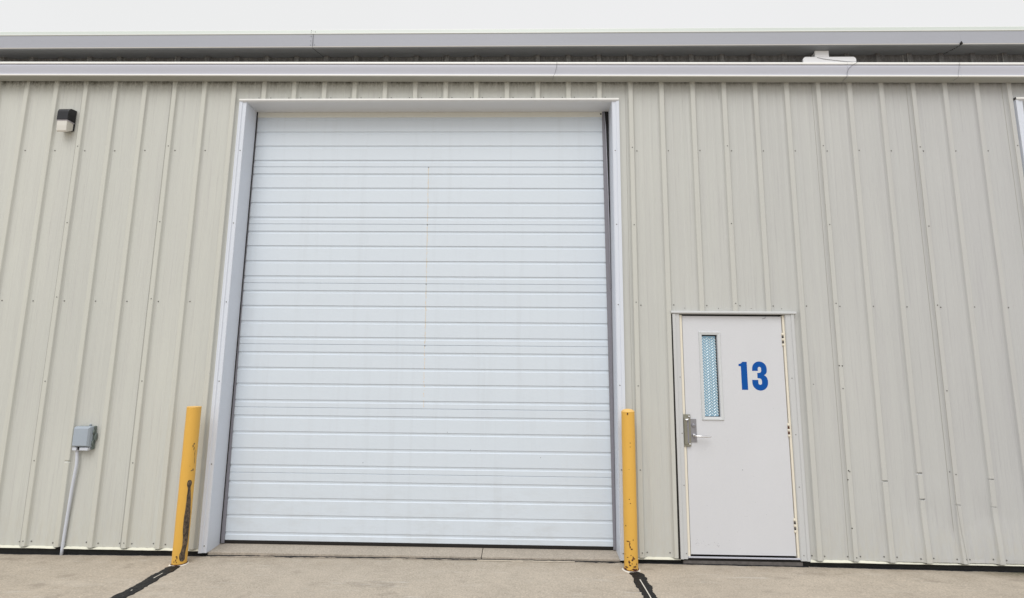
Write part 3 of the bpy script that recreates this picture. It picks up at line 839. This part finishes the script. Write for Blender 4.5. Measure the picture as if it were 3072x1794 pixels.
# ------------------------------------------------------------------ bollards
def bollard(X, Y, R, top, patches, dome, lbl):
    gzv = gz(X)
    E0 = empty('bollard', (X, Y, gzv)); tag(E0, lbl, 'bollard', 'yellow pipe bollards beside the big door')
    p = MB(); N = 40
    rows = [(gzv - .05, R)] + [(gzv + (top - gzv) * i / 12, R + .0006 * math.sin(i * 2.1)) for i in range(13)]
    vs = []
    for z, r in rows:
        for j in range(N): vs.append((X + r * math.cos(2 * math.pi * j / N), Y + r * math.sin(2 * math.pi * j / N), z))
    p.add(vs, [(i * N + j, i * N + (j + 1) % N, (i + 1) * N + (j + 1) % N, (i + 1) * N + j) for i in range(len(rows) - 1) for j in range(N)], 0, True)
    # worn patches lie on the pipe surface
    vd = Vector((CAMPOS.x - X, CAMPOS.y - Y)).normalized(); base_a = math.atan2(vd.y, vd.x)
    def pt(u, z, off=.0011): a = base_a + math.asin(max(-.98, min(.98, 2 * u - 1))); return (X + (R + off) * math.cos(a), Y + (R + off) * math.sin(a), z)
    for mi, rws in patches:
        vs = []; K = 5
        for (z, u0, u1) in rws:
            for q in range(K): vs.append(pt(u0 + (u1 - u0) * q / (K - 1), z))
        p.add(vs, [(i * K + j, i * K + j + 1, (i + 1) * K + j + 1, (i + 1) * K + j) for i in range(len(rws) - 1) for j in range(K - 1)], mi, True)
    p.build('pipe', [M['yellow'], M['scuff'], M['rust'], M['yellowcap']], E0)
    c_ = MB(); prof = [(R + .0004, top - .002), (R + .0006, top + .001), (R - .003, top + .004)] + ([(R * .8, top + .014), (R * .5, top + .020), (R * .2, top + .023)] if dome else [(R * .85, top + .005), (R * .5, top + .004), (R * .2, top + .004)])
    vs = []
    for r, z in prof:
        for j in range(N): vs.append((X + r * math.cos(2 * math.pi * j / N), Y + r * math.sin(2 * math.pi * j / N), z))
    fs = [(i * N + j, i * N + (j + 1) % N, (i + 1) * N + (j + 1) % N, (i + 1) * N + j) for i in range(len(prof) - 1) for j in range(N)]
    fs.append([(len(prof) - 1) * N + j for j in range(N)])
    c_.add(vs, fs, 0, True); c_.build('cap', M['yellowcap'], E0)
    k = MB(); vs = []; sd_ = X * 7
    for j in range(N):
        a = 2 * math.pi * j / N; w = .010 + .008 * noise.noise(Vector((math.cos(a) * 2, math.sin(a) * 2, sd_)))
        for r, z in ((R - .001, .006), (R + .004, .007), (R + .006 + w * .6, .005), (R + .009 + w, -.001)): vs.append((X + r * math.cos(a), Y + r * math.sin(a), gzv + z))
    k.add(vs, [(4 * j + i, 4 * j + i + 1, (4 * ((j + 1) % N)) + i + 1, (4 * ((j + 1) % N)) + i) for j in range(N) for i in range(3)], 0, True)
    for j in range(N):
        pass
    k.build('base_sealant', M['caulk'], E0)
    d = MB(); vs = []
    for j in range(N):
        a = 2 * math.pi * j / N; w = .005 + .004 * noise.noise(Vector((math.cos(a) * 3, math.sin(a) * 3, sd_ + 4)))
        vs += [(X + (R - .002) * math.cos(a), Y + (R - .002) * math.sin(a), gzv + .010 + w * .4), (X + (R + .0025 + w) * math.cos(a), Y + (R + .0025 + w) * math.sin(a), gzv + .0078)]
    d.add(vs, [(2 * j, 2 * j + 1, 2 * ((j + 1) % N) + 1, 2 * ((j + 1) % N)) for j in range(N)], 0, True)
    d.build('base_rust', M['rust'], E0)
    return E0
def blob(z, u, h, w, n=6, lean=0):
    r_ = []
    for i in range(n + 1):
        t = i / n; s_ = math.sin(math.pi * t) ** .6 if 0 < t < 1 else .12
        c_ = u + lean * (t - .5) + w * .25 * rnd(-1, 1)
        r_.append((z - h / 2 + h * t, c_ - w / 2 * s_ * rnd(.6, 1.2), c_ + w / 2 * s_ * rnd(.6, 1.2)))
    return r_
LT_ = 1.246
def zL(py): return LT_ - (py - 60) / 1338 * (LT_ + .062)
def uL(x, py):
    l = 165 - .0974 * (py - 60); r = 295 - .0861 * (py - 60); return (x - l) / (r - l)
sc = [(688, 188, 200), (694, 180, 209), (706, 174, 213), (722, 172, 213), (738, 174, 208), (750, 178, 203), (770, 177, 203), (800, 175, 204), (830, 170, 206), (860, 167, 206), (890, 163, 205), (930, 158, 204), (960, 153, 204), (1000, 146, 203), (1040, 143, 199), (1080, 140, 197), (1120, 138, 193), (1160, 139, 190), (1200, 139, 186), (1230, 135, 180), (1260, 130, 172), (1285, 122, 165), (1300, 111, 162), (1320, 108, 162), (1340, 110, 161), (1355, 116, 156), (1364, 126, 145)]
scuff = [(zL(y), uL(a + rnd(-1.5, 1.5), y), uL(b + rnd(-1.5, 1.5), y)) for y, a, b in sc]
pL = [(1, scuff)]
for x, y, w, h in ((232, 380, 12, 16), (222, 398, 9, 22), (230, 420, 7, 30), (237, 460, 4, 60), (236, 520, 3, 70), (211, 610, 26, 8), (222, 600, 12, 12), (86, 1320, 16, 14), (90, 1332, 8, 18), (78, 1350, 9, 18), (62, 1362, 8, 10), (84, 1366, 8, 10), (74, 1385, 6, 8), (195, 570, 5, 5)):
    pL.append((1 if y < 700 else 2, blob(zL(y), uL(x, y), h / 1338 * 1.31, w / 125)))
bollard(-2.915, -.205, .057, LT_, pL, False, 'yellow bollard with a long black scuff, left of the big door')
RT = 1.248
def zR(py): return RT - (py - 88) / 1185 * (RT + .055)
def uR(x, py):
    l = 153 + .0229 * (py - 85); r = 255 + .028 * (py - 85); return (x - l) / (r - l)
pR = []
for x, y, w, h in ((202, 104, 12, 20), (222, 325, 12, 5), (222, 355, 12, 4), (192, 942, 7, 12), (207, 1052, 30, 8), (221, 1070, 9, 32), (226, 1092, 10, 20), (235, 1106, 16, 12), (247, 1040, 6, 12), (246, 1170, 12, 30), (241, 1185, 14, 14), (258, 1175, 10, 12), (221, 1200, 14, 26), (206, 1168, 12, 7), (232, 1150, 9, 9), (225, 1222, 18, 12), (240, 1210, 10, 8), (262, 1232, 26, 14), (200, 1240, 22, 14), (250, 1250, 30, 14), (190, 1255, 16, 14), (275, 1215, 6, 20), (214, 525, 5, 5), (218, 745, 8, 7), (226, 775, 8, 8), (268, 1256, 22, 20), (235, 1262, 22, 12), (186, 1150, 4, 6)):
    pR.append((2, blob(zR(y), uR(x, y), h / 1185 * 1.3, w / 103)))
bollard(.908, -.172, .057, RT, pR, True, 'yellow bollard with rust-chipped foot, between the big door and the numbered door')

# ------------------------------------------------------------------ wall lamp
Lm = empty('wall_lamp', (-4.59, 0, 4.03)); tag(Lm, 'small black wall lamp with frosted lower lens, high on the left wall', 'wall lamp')
hb = MB()
x0, x1 = -4.648, -4.536
def sidepoly(pts, xa, xb, mb, mi=0):
    k = len(pts); vs = [(xa, y, z) for y, z in pts] + [(xb, y, z) for y, z in pts]
    mb.add(vs, [list(range(k)), list(reversed(range(k, 2 * k)))] + [(i, i + k, (i + 1) % k + k, (i + 1) % k) for i in range(k)], mi)
sidepoly([(-.002, 4.150), (-.060, 4.142), (-.086, 4.124), (-.096, 4.098), (-.096, 4.012), (-.088, 4.010), (-.002, 4.025)], x0, x1, hb)
sidepoly([(-.002, 4.024), (-.012, 4.024), (-.012, 3.928), (-.002, 3.928)], x0, x1, hb)
hb.build('housing', M['lampblack'], Lm, bevel=.010)
le = MB()
sidepoly([(-.0125, 4.009), (-.090, 4.009), (-.091, 3.955), (-.087, 3.905), (-.078, 3.890), (-.0125, 3.930)], x0 + .004, x1 - .006, le)
le.build('lens', M['lens'], Lm, bevel=.006)
ri = MB(); sidepoly([(-.011, 4.013), (-.0945, 4.010), (-.0915, 4.001), (-.011, 4.003)], x0 + .001, x1 - .001, ri); ri.build('lens_rim', M['lensrim'], Lm)

# ------------------------------------------------------------------ electrical box
Eb = empty('electrical_box', (-4.0, 0, .95)); tag(Eb, 'grey weatherproof electrical box with conduit low on the left wall', 'electrical box')
b1 = MB(); b1.box(-4.092, -3.932, -.030, -.001, .842, 1.050); b1.box(-4.000, -3.984, -.012, -.001, 1.050, 1.066, 1); b1.box(-3.932, -3.914, -.024, -.008, .925, .985)
b1.tube([(-3.921, -.025, .935), (-3.921, -.025, .975)], .006, 8, 0); b1.dot(-3.992, -.012, 1.059, .004, .002, 0)
b1.build('back_box', [M['boxside'], M['boxgrey']], Eb, bevel=.003)
b2 = MB()
A_ = [(-4.094, .866), (-3.936, .866), (-3.936, 1.052), (-4.094, 1.052)]
B_ = [(-4.090, .872), (-3.942, .872), (-3.942, 1.046), (-4.090, 1.046)]
C_ = [(-4.082, .880), (-3.952, .880), (-3.952, 1.034), (-4.082, 1.034)]
vs = [(x, -.0305, z) for x, z in A_] + [(x, -.062, z) for x, z in B_] + [(x, -.078, z) for x, z in C_]
b2.add(vs, [(i + 4 * l, (i + 1) % 4 + 4 * l, (i + 1) % 4 + 4 * l + 4, i + 4 * l + 4) for l in range(2) for i in range(4)] + [(8, 9, 10, 11), (3, 2, 1, 0)])
b2.build('cover', M['boxgrey'], Eb, bevel=.004)
b3 = MB(); b3.box(-4.088, -4.050, -.064, -.0308, .838, .864); b3.box(-4.022, -3.945, -.064, -.0308, .838, .864); b3.box(-4.049, -4.023, -.050, -.0308, .842, .865, 1)
b3.build('cord_outlet', [M['conduit'], M['black']], Eb, bevel=.002)
for z in (.90, 1.0):
    hh = MB(); hh.tube([(-3.933, -.034, z - .02), (-3.933, -.034, z + .02)], .007, 8); hh.build('hinge', M['boxside'], Eb)
cd = MB()
cd.tube([(-4.066, -.030, .842), (-4.0655, -.030, .815), (-4.060, -.030, .77), (-4.056, -.030, .71), (-4.064, -.028, .62), (-4.074, -.026, .50), (-4.086, -.022, .30), (-4.094, -.020, .12), (-4.098, -.020, -.02), (-4.098, -.020, -.075)], .0125, 12)
cd.tube([(-4.066, -.030, .845), (-4.066, -.030, .825)], .017, 12)
cd.build('conduit', M['conduit'], Eb)

# ------------------------------------------------------------------ white fixture under the eave
Fx = empty('eave_fixture', (2.95, 0, 4.6)); tag(Fx, 'white T-shaped fixture under the upper gutter, behind the lower gutter', 'fixture')
f1 = MB(); zz = 4.655
f1.prism_y([(2.706, 4.56), (3.216, 4.56), (3.216, 4.636), (3.208, 4.650), (3.192, 4.660), (2.728, 4.660), (2.712, 4.650), (2.704, 4.634)], -.084, -.060)
f1.build('bar', M['white'], Fx, bevel=.003)
f2 = MB(); f2.prism_y([(2.822, 4.60), (2.960, 4.60), (2.960, 4.716), (2.952, 4.7235), (2.836, 4.7235), (2.828, 4.714)], -.0595, -.002)
f2.box(2.824, 2.958, -.0835, -.0595, 4.6605, 4.7255)
f2.build('mount', M['white'], Fx, bevel=.004)
x_ = 3.094
cp = [(2.84, -.0855, 4.650), (2.90, -.0875, 4.634), (3.0, -.0875, 4.620), (3.10, -.0875, 4.608), (3.17, -.089, 4.601)]
cp += [(x, min(gm(y, z)[0], -.036), gm(y, z)[1]) for x, y, z in ((3.20, -.101, 4.597), (3.175, -.106, 4.578), (3.135, -.101, 4.555), (3.105, -.0985, 4.525), (3.09, -.094, 4.490), (3.083, -.098, 4.463), (3.080, -.105, 4.448), (3.078, -.098, 4.4365), (3.08, -.03, 4.4365))]
w = MB(); w.tube(cp, .0016, 6)
w.build('cable', M['cable'], Fx)
